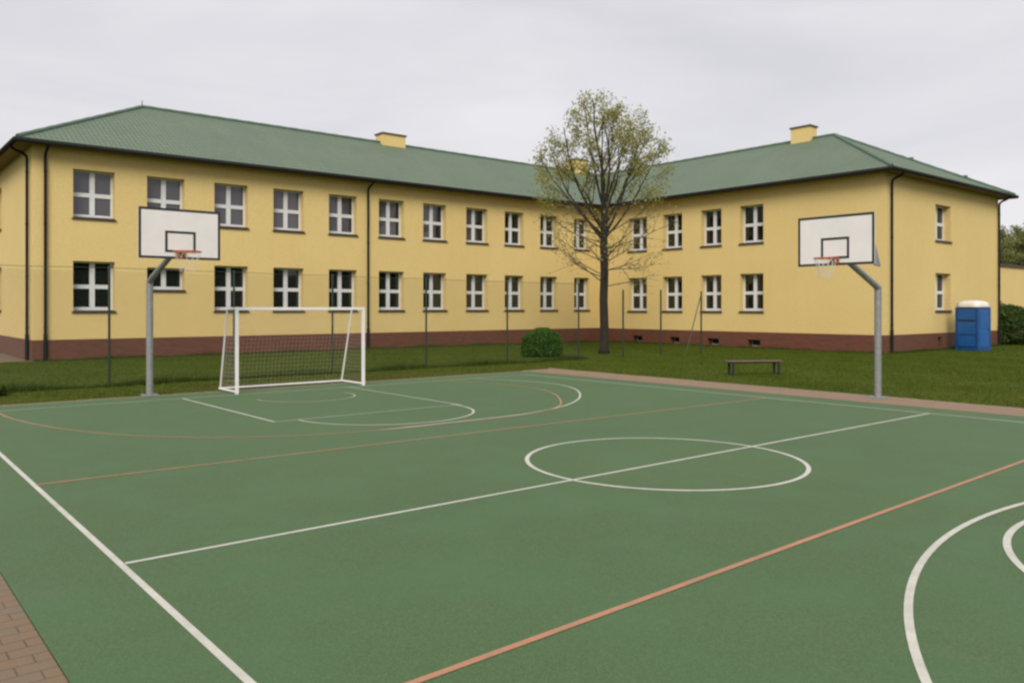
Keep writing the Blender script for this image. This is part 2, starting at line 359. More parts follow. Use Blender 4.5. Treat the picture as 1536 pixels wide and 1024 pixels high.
# long left wing front: origin XL, along +X, outward -Y
oL=(XL,YL); nL=(0,-1); ops=[]
for k,(x0,x1) in enumerate([(7.17,8.68),(9.91,11.42),(12.68,14.17),(15.36,16.84),(18.13,19.63),(20.86,22.33),(23.50,24.96),(26.28,27.75),(28.97,30.36),(31.65,33.0),(34.4,35.68)]):
    ops.append((x0-XL,x1-XL,5.53,7.45)); ops.append((x0-XL,x1-XL,2.72 if k==1 else 1.86,3.68 if k==1 else 3.85))
facade(wall,oL,ux,nL,XR-XL,ZP,ZE,ops,.43)
for k,p in enumerate(ops): window(oL,ux,nL,p,1 if k==3 else 0,'sky_glass' if k%2==0 and k<15 else 'glass',{8:.22,10:.3,12:.5,14:.55}.get(k,0))  # upper left panes get painted sky reflection, some with a dark right strip
facade(plinth,(XL-.035,YL),ux,nL,XR-XL,-.3,ZP,[],.1,.035,True)
# right wing facade: along -Y direction from inner corner, outward -X ; parametrise from YS upward
oR=(XR,YS); nR=(-1,0); ops=[]
for (y0,y1) in [(31.75,33.2),(29.15,30.53),(26.5,27.84),(23.92,25.33)]:
    ops.append((y0-YS,y1-YS,5.37,7.38)); ops.append((y0-YS,y1-YS,1.80,3.80))
bops=[(y0-YS,y1-YS,.0,.36) for y0,y1 in [(32.07,32.8),(29.32,29.97),(26.64,27.38),(24.08,24.83)]]
facade(wall,oR,uy,nR,YL-YS,ZP-.02,ZE,ops,.43); facade(plinth,(XR,YS-.035),uy,nR,YL-YS,-.3,ZP-.02,[(a+.035,b_+.035,c,d) for a,b_,c,d in bops],.43,.035,True)
for p in ops: window(oR,uy,nR,p)
for p in bops: window(oR,uy,nR,p,2)
# end of right wing: along +X, outward -Y
oS=(XR,YS); ops=[(42.1-XR,43.9-XR,5.34,7.18),(42.1-XR,43.9-XR,1.84,3.75)]; bops=[(42.3-XR,42.75-XR,.06,.56)]
facade(wall,oS,ux,nL,XF-XR,ZP-.02,ZE,ops,.43); facade(plinth,(XR-.035,YS),ux,nL,XF-XR+.07,-.3,ZP-.02,[(a+.035,b_+.035,c,d) for a,b_,c,d in bops],.43,.035,True)
for p in ops: window(oS,ux,nL,p)
for p in bops: window(oS,ux,nL,p,2)
# left end of the long wing: along +Y, outward -X
oE=(XL,YL); ops=[(y0-YL,y0+1.5-YL,a,b_) for y0 in (42.9,) for a,b_ in ((5.53,7.45),(1.86,3.85))]
facade(wall,oE,uy,nR,YB-YL,ZP,ZE,ops,.43); facade(plinth,(XL,YL-.035),uy,nR,YB-YL,-.3,ZP,[],.1,.035,True)
for p in ops: window(oE,uy,nR,p)
# rear walls
facade(wall,(XF,YS),uy,(1,0),YB-YS,-.3,ZE,[],.1); facade(wall,(XL,YB),ux,(0,1),XF-XL,-.3,ZE,[],.1)
adopt(wall.build('wall',M['wall'])); adopt(plinth.build('plinth',M['plinth']))
# roof
ZG,ZR=8.34,11.5; ex0,ey0,ex1,ey1,ex2,ey2=5.2,34.8,36.2,17.0,50.9,46.8
A_=(ex0,ey0,ZG);B_=(ex1,ey0,ZG);C_=(ex1,ey1,ZG);D_=(ex2,ey1,ZG);E_=(ex2,ey2,ZG);F_=(ex0,ey2,ZG)
r1=(11.2,40.8,ZR); rj=(42.2,40.8,ZR); r2=(42.2,23.0,ZR)
rf=MB(); sl=math.hypot(6,ZR-ZG)/6
def slope(pts,uaxis,vaxis,base,sgn=1):
    uv=[(p[uaxis],abs(p[vaxis]-base)*sl) for p in pts]; rf.poly(pts,uv)
slope([A_,B_,rj,r1],0,1,ey0); slope([B_,C_,r2,rj][::1],1,0,ex1); slope([C_,D_,r2],0,1,ey1); slope([D_,E_,rj,r2],1,0,ex2); slope([E_,F_,r1,rj],0,1,ey2); slope([F_,A_,r1],1,0,ex0)
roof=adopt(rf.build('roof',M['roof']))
rc=MB()
for a,b_ in ((r1,rj),(rj,r2),(A_,r1),(F_,r1),(C_,r2),(D_,r2)):
    a,b_=Vector(a),Vector(b_); n=max(2,int((b_-a).length/.4))
    rc.tube([a+(b_-a)*k/n+Vector((0,0,.02)) for k in range(n+1)],[.085+.012*(k%2) for k in range(n+1)],8)
rc.build('ridge_cap',M['ridge'],roof).matrix_parent_inverse=Matrix()
for o in roof.children: o.matrix_parent_inverse=roof.matrix_world.inverted() if False else Matrix.Identity(4)
rod=MB(); rod.tube([(11.2,40.8,ZR),(11.2,40.8,ZR+.32)],[.03,.012],6); rod.build('lightning_rod',M['gutter'],roof)
for f in (.42,.72):
    q=Vector(r2)+(Vector(D_)-Vector(r2))*f; v=MB(); v.box((-.11,-.11,-.05),(.11,.11,.17),Matrix.Translation(q)); v.build('roof_vent',M['ridge'],roof,bevel=.02)
def chimney(x0,x1,y0,y1,z1):
    c=MB(); c.box((x0,y0,10.2),(x1,y1,z1)); ch=c.build('chimney',M['wall'],roof)
    k=MB(); k.box((x0-.06,y0-.06,z1+.002),(x1+.06,y1+.06,z1+.09)); k.build('chimney_cap',M['coping'],roof)
chimney(24.1,25.62,40.45,41.25,11.97); chimney(39.4,40.6,40.45,41.3,12.28); chimney(41.85,42.6,24.25,25.42,12.16)
# soffit, fascia, gutters
so=MB(); zs=8.19
so.quad((ex0,ey0,zs),(ex0,YL,zs),(XR,YL,zs),(XR,ey0,zs)); so.quad((ex1,ey0,zs),(XR,ey0,zs),(XR,ey1,zs),(ex1,ey1,zs))
so.quad((XR,ey1,zs),(XR,YS,zs),(ex2,YS,zs),(ex2,ey1,zs)); so.quad((ex0,YL,zs),(ex0,ey2,zs),(XL,ey2,zs),(XL,YL,zs)); so.quad((XF,YS,zs),(XF,ey2,zs),(ex2,ey2,zs),(ex2,YS,zs))
adopt(so.build('soffit',M['soffit']))
fa=MB(); loop=[A_,B_,C_,D_,E_,F_,A_]
for a,b_ in zip(loop[:-1],loop[1:]):
    fa.quad((a[0],a[1],zs-.02),(b_[0],b_[1],zs-.02),(b_[0],b_[1],ZG-.004),(a[0],a[1],ZG-.004))
adopt(fa.build('fascia',M['gutter']))
gu=MB(); og=.09
G=[(ex0-og,ey0-og),(ex1-og,ey0-og),(ex1-og,ey1-og),(ex2+og,ey1-og),(ex2+og,ey2+og),(ex0-og,ey2+og),(ex0-og,ey0-og)]
for a,b_ in zip(G[:-1],G[1:]): gu.tube([(*a,8.235),(*b_,8.23)],.095,10)
adopt(gu.build('gutter',M['gutter'],smooth=True))
def downpipe(x,y,n,zb=-.1):
    """pipe on the wall at x,y with outward normal n, elbow up to the gutter"""
    d=MB(); r=.055
    p=lambda k,z:(x+n[0]*k,y+n[1]*k,z)
    d.tube([p(.64,8.2),p(.60,8.10),p(.45,8.02),p(.22,7.93),p(.12,7.84),p(.10,7.7),p(.10,.95)],r,8); d.tube([p(.10,1.0),p(.10,zb)],r*1.3,8)
    for z in (1.2,3.2,5.2,7.2): d.box((x-.09 if n[1] else x-.0,y-.0 if n[1] else y-.09,z),(x+.09 if n[1] else x+n[0]*.13,y+n[1]*.13 if n[1] else y+.09,z+.04)) if False else d.tube([p(.10,z),p(.10,z+.05)],r*1.25,8)
    adopt(d.build('downpipe',M['gutter'],smooth=False))
downpipe(6.2,YL,(0,-1)); downpipe(20.2,YL,(0,-1)); downpipe(XL,35.95,(-1,0)); downpipe(37.28,YS,(0,-1)); downpipe(XF-.14,YS,(0,-1))

# ------------------------------------------------------------------ basketball hoops
def hoop(base,rz,zb,bend,out,w,label,gusset,rr_=.225,cord=.0042):
    """local frame: board faces -Y, pole at origin, out = pole to board distance"""
    e=empty('basketball_hoop',base,rz); tag(e,label,'basketball hoop','basketball hoops beside the court')
    h=1.04; yb=-out
    p=MB(); p.tube([(0,0,0),(0,0,bend)],.075,16); p.tube([(0,0,bend-.01),(0,0,bend+.02)],[.077,.05],16); p.build('pole',M['steel'],e,smooth=False)
    p=MB(); p.box((-.17,-.17,0),(.17,.17,.022)); [p.tube([(sx*.12,sy*.12,.02),(sx*.12,sy*.12,.05)],.018,6) for sx in (-1,1) for sy in (-1,1)]; p.build('base_plate',M['steel'],e)
    p=MB(); tip=Vector((0,yb+.10,zb+.28)); p.tube([(0,.03,bend-.06),(0,-.12,bend+.02),tip],[.072,.07,.06],10); p.build('arm',M['steel'],e)
    p=MB(); p.box((-w/2,yb,zb),(w/2,yb+.03,zb+h)); bd=p.build('backboard',M['board'],e,bevel=.004)
    k=MB(); t=.055; f=.004
    def fr(x0,x1,z0,z1,t):
        y0,y1=yb-f,yb-.0005
        k.box((x0,y0,z0),(x1,y1,z0+t)); k.box((x0,y0,z1-t),(x1,y1,z1)); k.box((x0,y0,z0+t),(x0+t,y1,z1-t)); k.box((x1-t,y0,z0+t),(x1,y1,z1-t))
    fr(-w/2,w/2,zb,zb+h,.05); fr(-.31,.31,zb+.135,zb+.58,.05); k.build('board_marking',M['black'],bd)
    k=MB(); k.box((-w/2+.06,yb+.032,zb+.08),(w/2-.06,yb+.07,zb+.12)); k.box((-w/2+.06,yb+.032,zb+.62),(w/2-.06,yb+.07,zb+.66)); k.box((-.2,yb+.034,zb+.122),(-.16,yb+.075,zb+.618)); k.box((.16,yb+.034,zb+.122),(.20,yb+.075,zb+.618)); k.box((-.12,yb+.072,zb+.14),(.12,yb+.11,zb+.42)); k.build('board_frame',M['steel'],e)
    if gusset:
        k=MB()
        for sx in (1,):
            x=sx*(w/2-.03); a=(x,yb+.03,zb+.48); b_=(x,yb+.03,zb-.02); c=(x,yb+.30,zb-.04); q=(x+.012,)
            k.poly([a,b_,c]); k.poly([(x+.012,a[1],a[2]),(x+.012,c[1],c[2]),(x+.012,b_[1],b_[2])]); k.tube([a,c],.012,6); k.tube([b_,c],.012,6)
        k.build('side_bracket',M['steel'],e)
    zr=zb+.135; rm=MB(); rm.ring((0,yb-.15-rr_,zr),(0,0,1),rr_,.013); rm.box((-.1,yb-.022,zr-.11),(.1,yb-.006,zr+.03)); rm.tube([(-.07,yb-.02,zr-.005),(-.10,yb-.175,zr-.004)],.011,6); rm.tube([(.07,yb-.02,zr-.005),(.10,yb-.175,zr-.004)],.011,6)
    rm.box((-.06,yb-.155,zr-.02),(.06,yb-.02,zr-.008)); rim=rm.build('rim',M['rim'],e)
    nt=MB(); N=12; lv=[(0,rr_-.003),(.1,rr_*.86),(.2,rr_*.7),(.3,rr_*.57),(.4,rr_*.52)]
    for i in range(N):
        for k in range(len(lv)-1):
            (d0,r0),(d1,r1_)=lv[k],lv[k+1]
            for sgn in (-1,1):
                a0=2*math.pi*(i+.5*(k%2))/N; a1=a0+sgn*math.pi/N
                nt.tube([(r0*math.cos(a0),yb-.15-rr_+r0*math.sin(a0),zr-d0-.01),(r1_*math.cos(a1),yb-.15-rr_+r1_*math.sin(a1),zr-d1-.01)],cord,4,False)
    nt.build('net',M['net'],rim)
    return e
hoop((5.55,19.62,0),0,3.02,2.64,2.16,1.655,'grey basketball hoop with white backboard standing left of the white football goal',False,.27,.0022)
hoop((17.82,8.68,.006),R(-90),2.88,2.48,1.86,1.675,'grey basketball hoop on the brick path in front of the yellow building corner',True)

# ------------------------------------------------------------------ goal
ge=empty('football_goal',(8.85,18.62,0)); tag(ge,'white metal handball goal with thin net at the far end of the green court','goal')
gw=1.66; gh=1.99; td=.62; bd_=1.12
fm=MB(); q=.033
for s in (-1,1):
    fm.box((s*gw-q,-q,0.005),(s*gw+q,q,gh+q))
fm.box((-gw+q,-q+.002,gh-q+.002),(gw-q,q-.002,gh+q-.002))
for s in (-1,1):
    fm.tube([(s*gw,0,gh+.005),(s*gw,td,gh-.02)],.022,8); fm.tube([(s*gw,td-.02,gh-.015),(s*gw*.985,bd_,.05)],.022,8); fm.tube([(s*gw,.04,.05),(s*gw,bd_,.05)],.024,8)
fm.tube([(-gw,bd_,.05),(gw,bd_,.05)],.026,8)
fm.build('goal_frame',M['gwhite'],ge)
nt=MB(); step=.10
def strand(pts): nt.tube(pts,.0013,3,False)
nx=int(2*gw/step)
def bk(x,s,sag=.05):       # back net surface, s 0..1 from top front to bottom back, sagging
    if s<.25: t=s/.25; return (x,t*td,gh-.02*t-.05*math.sin(math.pi*t)*math.cos(x/gw*1.4))
    t=(s-.25)/.75; return (x,td+(bd_-td)*t+.10*math.sin(math.pi*t)*math.cos(x/gw*1.5),(gh-.02)*(1-t)+.03)
for i in range(nx+1): x=-gw+2*gw*i/nx; strand([bk(x,k/14) for k in range(15)])
for k in range(27): strand([bk(-gw+2*gw*i/12,k/26) for i in range(13)])
for s in (-1,1):
    for k in range(1,20):
        z=gh*k/20; d=td+(bd_-td)*(1-z/gh); strand([(s*gw,0,z),(s*gw,d/2,z-.02),(s*gw,d,z)])
    for k in range(1,11):
        y=bd_*k/11; zt=gh if y<td else gh*(1-(y-td)/(bd_-td)); strand([(s*gw,y,.05),(s*gw,y,zt)])
nt.build('goal_net',M['gnet'],ge)

# ------------------------------------------------------------------ fence
YF=22.9; fe=empty('wire_fence',(5.48,YF,-.02)); tag(fe,'thin dark green wire mesh fence on slim posts between court and school','fence')
posts=[(1.9,3.08),(5.48,3.08),(8.76,3.06),(11.85,3.04),(15.32,3.02),(18.9,3.0),(22.2,2.98),(24.9,2.75),(27.1,2.78),(29.75,2.75)]
ylist=[22.9,22.9,22.9,22.9,22.9,22.95,22.6,22.75,22.6,22.5]
for (x,h),y in zip(posts,ylist):
    p=MB(); r=.032 if x<24 else .038; z0=gz(x)-.1; p.tube([(x-5.48,y-YF,z0+.02),(x-5.48,y-YF,h)],r,10); p.tube([(x-5.48,y-YF,h),(x-5.48,y-YF,h+.03)],[r*1.1,r*.6],10); p.build('fence_post',M['dark_steel'],fe)
p=MB(); p.tube([(29.72-5.48,22.47-YF,2.68),(28.55-5.48,22.45-YF,-.1)],.022,8); p.build('brace',M['dark_steel'],fe)
p=MB()
pl=[(x-5.48,y-YF) for (x,h),y in zip(posts,ylist)][:7]
hs=[h for x,h in posts][:7]
for k in range(6):
    a,b_=pl[k],pl[k+1]; 
    for zf in (1.0,):
        p.tube([(a[0],a[1]+.035,hs[k]*zf-.01),((a[0]+b_[0])/2,(a[1]+b_[1])/2+.035,(hs[k]+hs[k+1])/2*zf-.03),(b_[0],b_[1]+.035,hs[k+1]*zf-.01)],.0065,5,False)
p.build('tension_wire',M['wire'],fe)
# chain link diamonds as thin crossed wires
mv=[];mf=[]
x0,x1=pl[0][0],pl[6][0]; P=.075; H=2.98; wr=.0017
def fy(x):
    for k in range(6):
        if x<=pl[k+1][0]+1e-6:
            t=(x-pl[k][0])/(pl[k+1][0]-pl[k][0]); return pl[k][1]+(pl[k+1][1]-pl[k][1])*t+.035
    return pl[6][1]+.035
for sgn in (-1,1):
    c=x0-H
    while c<x1+H:
        a=(c,0.) ; bq=(c+sgn*H,H)
        ts=[0,1]
        def at(t): return (a[0]+(bq[0]-a[0])*t, H*t)
        if sgn==1: lo=max(0,(x0-c)/H); hi=min(1,(x1-c)/H)
        else: lo=max(0,(c-x1)/H); hi=min(1,(c-x0)/H)
        if hi-lo>.02:
            n=max(1,int((hi-lo)*6))
            for k in range(n):
                A=at(lo+(hi-lo)*k/n); Bq=at(lo+(hi-lo)*(k+1)/n); i=len(mv)
                dx=wr*.7
                for (x,z) in (A,Bq):
                    y=fy(min(max(x,x0),x1)); mv+=[(x-dx*sgn,y,z+dx),(x+dx*sgn,y,z-dx),(x,y+wr*1.2,z)]
                mf+=[(i,i+1,i+4,i+3),(i+1,i+2,i+5,i+4),(i+2,i,i+3,i+5)]
        c+=P
rawmesh('mesh_panel',mv,mf,M['wire'],fe)

# ------------------------------------------------------------------ bench
be=empty('park_bench',(21.35,14.2,-.02),math.atan2(-.53,.85)); tag(be,'low dark wooden backless bench on the grass beside the brick path','bench')
p=MB()
for k in range(4): p.box((-.88,-.20+k*.102,.40+random.uniform(0,.003)),(.88,-.20+k*.102+.092,.435))
p.build('seat',M['bench_w'],be,bevel=.006)
for sx in (-1,1):
    for sy in (-1,1):
        p=MB(); xo=sx*.72; p.box((xo-.03,sy*.16-.03,0),(xo+.03,sy*.16+.03,.36)); p.box((xo-.045,sy*.16-.045,0),(xo+.045,sy*.16+.045,.012)); p.build('leg',M['bench_m'],be,bevel=.005)
p=MB()
for sx in (-1,1): p.box((sx*.72-.028,-.19,.362),(sx*.72+.028,.19,.398))
p.box((-.688,-.02,.364),(.688,.02,.392)); p.build('seat_frame',M['bench_m'],be)

# ------------------------------------------------------------------ portable toilet
w=1.13; ang=math.atan2(-.166,.986); Mx,My=42.65,15.86
e1=Vector((.166,.986,0)); e2=Vector((.986,-.166,0)); ctr=Vector((Mx,My,0))+(e1+e2)*w/2
te=empty('portable_toilet',(ctr.x,ctr.y,gz(42)),ang); tag(te,'blue portable toilet cabin with white domed roof against the yellow wall','portable toilet')
hw=w/2; hb=2.12
p=MB(); p.box((-hw-.02,-hw-.02,0),(hw+.02,hw+.02,.13)); p.build('base_skid',M['blue'],te,bevel=.02)
p=MB(); p.box((-hw+.03,-hw+.03,.131),(hw-.03,hw-.03,hb-.002))
for sx in (-1,1):
    for sy in (-1,1): p.box((sx*(hw-.05)-.05,sy*(hw-.05)-.05,.132),(sx*(hw-.05)+.05,sy*(hw-.05)+.05,hb))
p.build('cabin',M['blue'],te,bevel=.012)
# left face (-x): ribbed panel wall with louvre bands
p=MB()
for z0,z1 in ((.2,.72),(.78,1.42),(1.50,2.02)):
    p.box((-hw+.005,-hw+.12,z0),(-hw+.031,hw-.12,z1))
    for k in range(6): yy=-hw+.2+k*(w-.4)/5; p.box((-hw-.008,yy-.03,z0+.05),(-hw+.004,yy+.03,z1-.05))
p.build('wall_panel',M['blue2'],te,bevel=.006)
p=MB()
for k in range(5): p.box((-hw-.006,-hw+.18,1.435+k*.012),(-hw+.02,hw-.18,1.441+k*.012))
p.build('louvre',M['tdark'],te)
p=MB(); p.box((-hw+.12,-hw+.004,.16),(hw-.12,-hw+.031,2.04)); p.box((-hw+.18,-hw-.01,.26),(hw-.18,-hw+.003,.95)); p.box((-hw+.18,-hw-.01,1.08),(hw-.18,-hw+.003,1.92)); d=p.build('door',M['blue2'],te,bevel=.006)
p=MB(); p.box((hw-.19,-hw-.035,1.0),(hw-.13,-hw+.002,1.07)); p.build('latch',M['tdark'],d)
# domed roof: squarish dome
p=MB(); n=24; rows=7; b0=len(p.v)
for k in range(rows):
    t=k/(rows-1); zz=hb+.002+.07*min(1,t*3)+.27*math.sin(max(0,(t-.15))/.85*math.pi/2); s=(hw+.03)*(1-.04*t if t<.34 else math.cos((t-.3)/.7*math.pi/2*.93))
    for j in range(n):
        a=2*math.pi*j/n; c,s_=math.cos(a),math.sin(a); k_=1/ (abs(c)**5+abs(s_)**5)**.2
        p.v.append((s*c*k_,s*s_*k_,zz))
for k in range(rows-1):
    for j in range(n): p.f.append((b0+k*n+j,b0+k*n+(j+1)%n,b0+(k+1)*n+(j+1)%n,b0+(k+1)*n+j)); p.uv.append([(0,0)]*4); p.mi.append(0)
p.f.append(tuple(b0+(rows-1)*n+j for j in range(n))); p.uv.append([(0,0)]*n); p.mi.append(0)
p.f.append(tuple(b0+j for j in reversed(range(n)))); p.uv.append([(0,0)]*n); p.mi.append(0)
p.build('roof',M['twhite'],te,smooth=True)

# ------------------------------------------------------------------ foliage helpers
def leaves(C,size,flat=0.0,aspect=.55):
    """C (N,3) centres -> diamond leaf quads"""
    N=len(C); d=rng.normal(size=(N,3)); d/=np.linalg.norm(d,axis=1,keepdims=True)
    e=rng.normal(size=(N,3)); e-=d*(d*e).sum(1,keepdims=True); e/=np.linalg.norm(e,axis=1,keepdims=True)
    s=size*rng.uniform(.6,1.35,size=(N,1)); nrm=np.cross(d,e)
    V=np.stack([C-d*s,C+e*s*aspect+nrm*s*.15,C+d*s,C-e*s*aspect+nrm*s*.15],1).reshape(-1,3)
    return V,np.arange(4*N).reshape(-1,4)
class Tree:
    def __init__(s,seed): s.r=random.Random(seed); s.mb=MB(); s.tw=MB(); s.L=[]; s.cl=(1,4); s.sp=.08; s.env=None
    def branch(s,p,d,L,r0,lev,maxlev,gnarl=.12,up=.08,ns=None,leafy=1.0,kids=(4,6),ang=(25,50),decay=(.4,.6)):
        r=s.r; n=max(3,int(L/.35)); pts=[Vector(p)]; d=Vector(d).normalized()
        for k in range(n):
            d=(d+Vector((r.gauss(0,gnarl),r.gauss(0,gnarl),r.gauss(0,gnarl)+up))).normalized(); q=pts[-1]+d*L/n
            if s.env and k>0 and math.hypot(q.x,q.y)>s.env(q.z): break
            pts.append(q)
        n=len(pts)-1
        rs=[max(.004,r0*(1-.8*k/n)) for k in range(n+1)]
        (s.mb if lev<=1 else s.tw).tube(pts,rs,6 if lev<2 else 4,False)
        if lev<maxlev:
            K=r.randint(*kids)
            for c in range(K):
                t=.28+.72*(c+r.random())/K; i=min(n-1,int(t*n)); q=pts[i].lerp(pts[i+1],t*n-i if t*n-i<1 else 1)
                dd=(pts[i+1]-pts[i]).normalized(); ax=dd.orthogonal().normalized(); ax.rotate(Matrix.Rotation(r.uniform(0,6.283),3,dd))
                nd=dd.copy(); nd.rotate(Matrix.Rotation(R(r.uniform(*ang)),3,ax))
                s.branch(q,nd,L*r.uniform(*decay)*(1.15-.4*t),rs[i]*.6,lev+1,maxlev,gnarl*1.2,up,None,leafy,kids,ang,decay)
        if lev>=maxlev-1:
            for k in range(1,n+1):
                if r.random()<leafy*(.5 if lev<maxlev else 1.0):
                    for _ in range(r.randint(*s.cl)): s.L.append(pts[k]+Vector((r.gauss(0,s.sp),r.gauss(0,s.sp),r.gauss(0,s.sp))))
        return pts

# ------------------------------------------------------------------ the spring tree
tx,ty=26.25,25.12; tr=empty('young_tree',(tx,ty,gz(tx))); tag(tr,'slim dark trunked tree with sparse olive spring leaves in the building corner','tree')
T=Tree(5); rr=T.r; T.cl=(4,8); T.sp=.14; T.env=lambda z: float(np.interp(z,[0,6,8.6,10.2,11.3,11.75],[3.5,3.2,3.1,2.15,1.05,.15]))
tp=[Vector((0,0,-.05)),Vector((.02,0,.25)),Vector((.03,.01,1.2)),Vector((.0,.03,2.4)),Vector((.03,0,3.6)),Vector((0,.02,4.8)),Vector((.02,0,5.8)),Vector((.03,.0,6.6))]
T.mb.tube(tp,[.28,.21,.195,.185,.18,.17,.15,.12],12)
right=Vector((.768,-.64,0)); fwd=Vector((.64,.768,0))
def dirv(az,el): a=R(az); return (right*math.cos(a)+fwd*math.sin(a))*math.cos(R(el))+Vector((0,0,1))*math.sin(R(el))
T.branch((.03,0,6.3),(.0,0,1),5.0,.10,1,3,.045,.04,leafy=.7,kids=(6,8),ang=(22,45),decay=(.26,.38))
for az,el,z,L,r0 in ((185,48,5.2,4.4,.07),(-8,44,5.1,4.4,.07),(0,60,5.7,4.6,.085),(180,66,5.4,5.0,.095),(70,62,5.9,4.4,.08),(250,64,6.0,4.4,.08),(200,50,5.0,4.7,.075),(-25,52,5.2,4.7,.075),(120,56,5.5,4.3,.075),(310,70,6.2,4.6,.075),(20,74,6.3,4.7,.07),(165,78,6.3,4.9,.07)):
    T.branch((0,.02,z),dirv(az+rr.uniform(-8,8),el),L*1.02,r0*.85,1,3,.055,.035,leafy=.8,kids=(6,9),ang=(25,58),decay=(.28,.46))
T.cl=(1,4)
for k in range(24):
    z=3.0+k*.125+rr.uniform(-.1,.1); az=k*137.5 if k%3 else (0,180)[k%2]; 
    T.branch((.02,.01,z),dirv(az+rr.uniform(-15,15),rr.uniform(6,36)),rr.uniform(2.0,3.4),.036,2,3,.09,.03,leafy=.75,kids=(6,9),ang=(25,55),decay=(.3,.5))
T.mb.build('trunk',M['bark'],tr,smooth=True); T.tw.build('twigs',M['twig'],tr)
C=np.array([tuple(p) for p in T.L]); V,F=leaves(C,.058); crown=rawmesh('crown',V,F,M['leaf'],tr)
print('tree leaves',len(C), C.min(0),C.max(0))

# ------------------------------------------------------------------ bushes and hedge
def shrub(name,loc,rx,ry,h,N,size,mat,label,cat,lump=.18,seed=1):
    r=np.random.default_rng(seed); e=empty(name,loc); tag(e,label,cat)
    d=r.normal(size=(N,3)); d/=np.linalg.norm(d,axis=1,keepdims=True); low=d[:,2]<0; q=np.sqrt(np.maximum(1e-6,d[:,0]**2+d[:,1]**2)); k_=np.where(low,np.minimum(1/q,1+.9*np.abs(d[:,2])),1); d[:,0]*=k_; d[:,1]*=k_
    lumps=r.normal(size=(26,3)); lumps/=np.linalg.norm(lumps,axis=1,keepdims=True)
    b_=np.max(np.clip((d@lumps.T-.80)/.2,0,1),axis=1)
    rad=(1-lump)+lump*b_; rad*= r.uniform(.55,1.0,size=N)**.35
    Cc=d*rad[:,None]*np.array([rx,ry,h/2])+np.array([0,0,h*.5]); Cc[:,2]=np.maximum(.02,Cc[:,2])
    V,F=leaves(Cc,size); rawmesh('foliage',V,F,mat,e)
    s=MB()
    for k in range(9):
        a=r.uniform(0,6.28); q=r.uniform(.2,.6); s.tube([(0,0,-.05),(rx*q*.5*math.cos(a),ry*q*.5*math.sin(a),h*.3),(rx*q*math.cos(a),ry*q*math.sin(a),h*.75)],[.02,.014,.006],5,False)
    s.build('stems',M['twig'],e); return e
shrub('round_bush',(22.75,25.35,-.04),.88,.88,1.27,11000,.042,M['bush'],'round dense dark green clipped bush on the lawn left of the tree','bush',.26,3)
shrub('low_shrub',(2.45,22.0,-.03),.62,.5,.34,1600,.05,M['tall'],'small dark leafy plant in the grass at the left edge','plant',.3,4)
shrub('hedge_bush',(51.75,17.5,-.1),1.3,1.25,2.3,10000,.07,M['hedge'],'tall dark green hedge bush behind the right end of the yellow building','bush',.25,6)
shrub('pale_shrub',(54.2,18.9,-.1),1.3,1.2,2.75,3200,.07,M['far'],'pale olive shrub showing above the dark hedge bush by the right end','bush',.3,8)
# bin at the right edge
bn=empty('waste_bin',(51.9,15.15,-.08),.4); tag(bn,'grey blue plastic wheeled bin beside the dark hedge bush at the right edge','bin')
p=MB(); p.poly([(-.24,-.25,.08),(.24,-.25,.08),(.24,.25,.08),(-.24,.25,.08)][::-1])
lo=[(-.24,-.25,.08),(.24,-.25,.08),(.24,.25,.08),(-.24,.25,.08)]; hi=[(-.3,-.33,1.0),(.3,-.33,1.0),(.3,.33,1.0),(-.3,.33,1.0)]
for k in range(4): p.quad(lo[k],lo[(k+1)%4],hi[(k+1)%4],hi[k])
p.build('body',M['bin'],bn); p=MB(); p.box((-.32,-.36,1.002),(.32,.34,1.06)); p.tube([(-.28,.37,1.02),(.28,.37,1.02)],.02,6); p.build('lid',M['bin'],bn,bevel=.015)
for s in (-1,1):
    p=MB(); p.tube([(s*.27,.24,.1),(s*.33,.24,.1)],.1,14); p.build('wheel',M['gutter'],bn)
# low annex behind the right end
an=empty('annex_building',(75,24,-.1)); tag(an,'low flat roofed pale yellow annex seen past the right end of the school','building')
p=MB(); p.box((-10,0,-.2),(12,9,5.32)); p.build('wall',M['wall'],an)
p=MB(); p.box((-10.15,-.15,5.322),(12.15,9.15,5.48)); p.build('roof_edge',M['sill'],an)
# trees behind the annex
def bgtree(x,y,h,seed,label,dens):
    e=empty('background_tree',(x,y,-.1)); tag(e,label,'tree','trees behind the annex'); t=Tree(seed); r=t.r
    t.mb.tube([(0,0,-.1),(.1,0,h*.2),(0,.1,h*.42)],[.28,.22,.16],8)
    for k in range(11): t.branch((0,.05,h*(.2+.022*k)),dirv(k*137.5,r.uniform(28,75)),h*r.uniform(.38,.56),.10,1,3,.08,.03,leafy=dens,kids=(5,7),ang=(25,55),decay=(.3,.5))
    t.mb.build('trunk',M['bark'],e); t.tw.build('twigs',M['twig'],e)
    C=np.array([tuple(p) for p in t.L]); C=np.concatenate([C+rng.normal(0,.2,C.shape) for _ in range(6)]); V,F=leaves(C,.115); rawmesh('crown',V,F,M['far'],e)
bgtree(100,33.2,11.6,21,'olive green tree rising behind the annex roof beside the school corner',1.0)
bgtree(92,31.4,10.6,22,'bushy olive green tree at the right frame edge behind the annex',1.0)
bgtree(112,36.5,12.5,23,'smaller pale green tree farther back between the two trees behind the annex',1.0)
# woodland behind the camera that the ground floor panes mirror
N=42000; a=rng.uniform(0,1,N); cx=-45+130*a; hh=8.6+1.2*np.sin(cx*.21)+.9*np.sin(cx*.53+1)
Cw=np.stack([cx,-46+rng.normal(0,1.6,N),rng.uniform(0,1,N)**.8*hh],1); V,F=leaves(Cw,.6); o=rawmesh('far_woodland',V,F,M['hedge']); tag(o,kind='stuff')

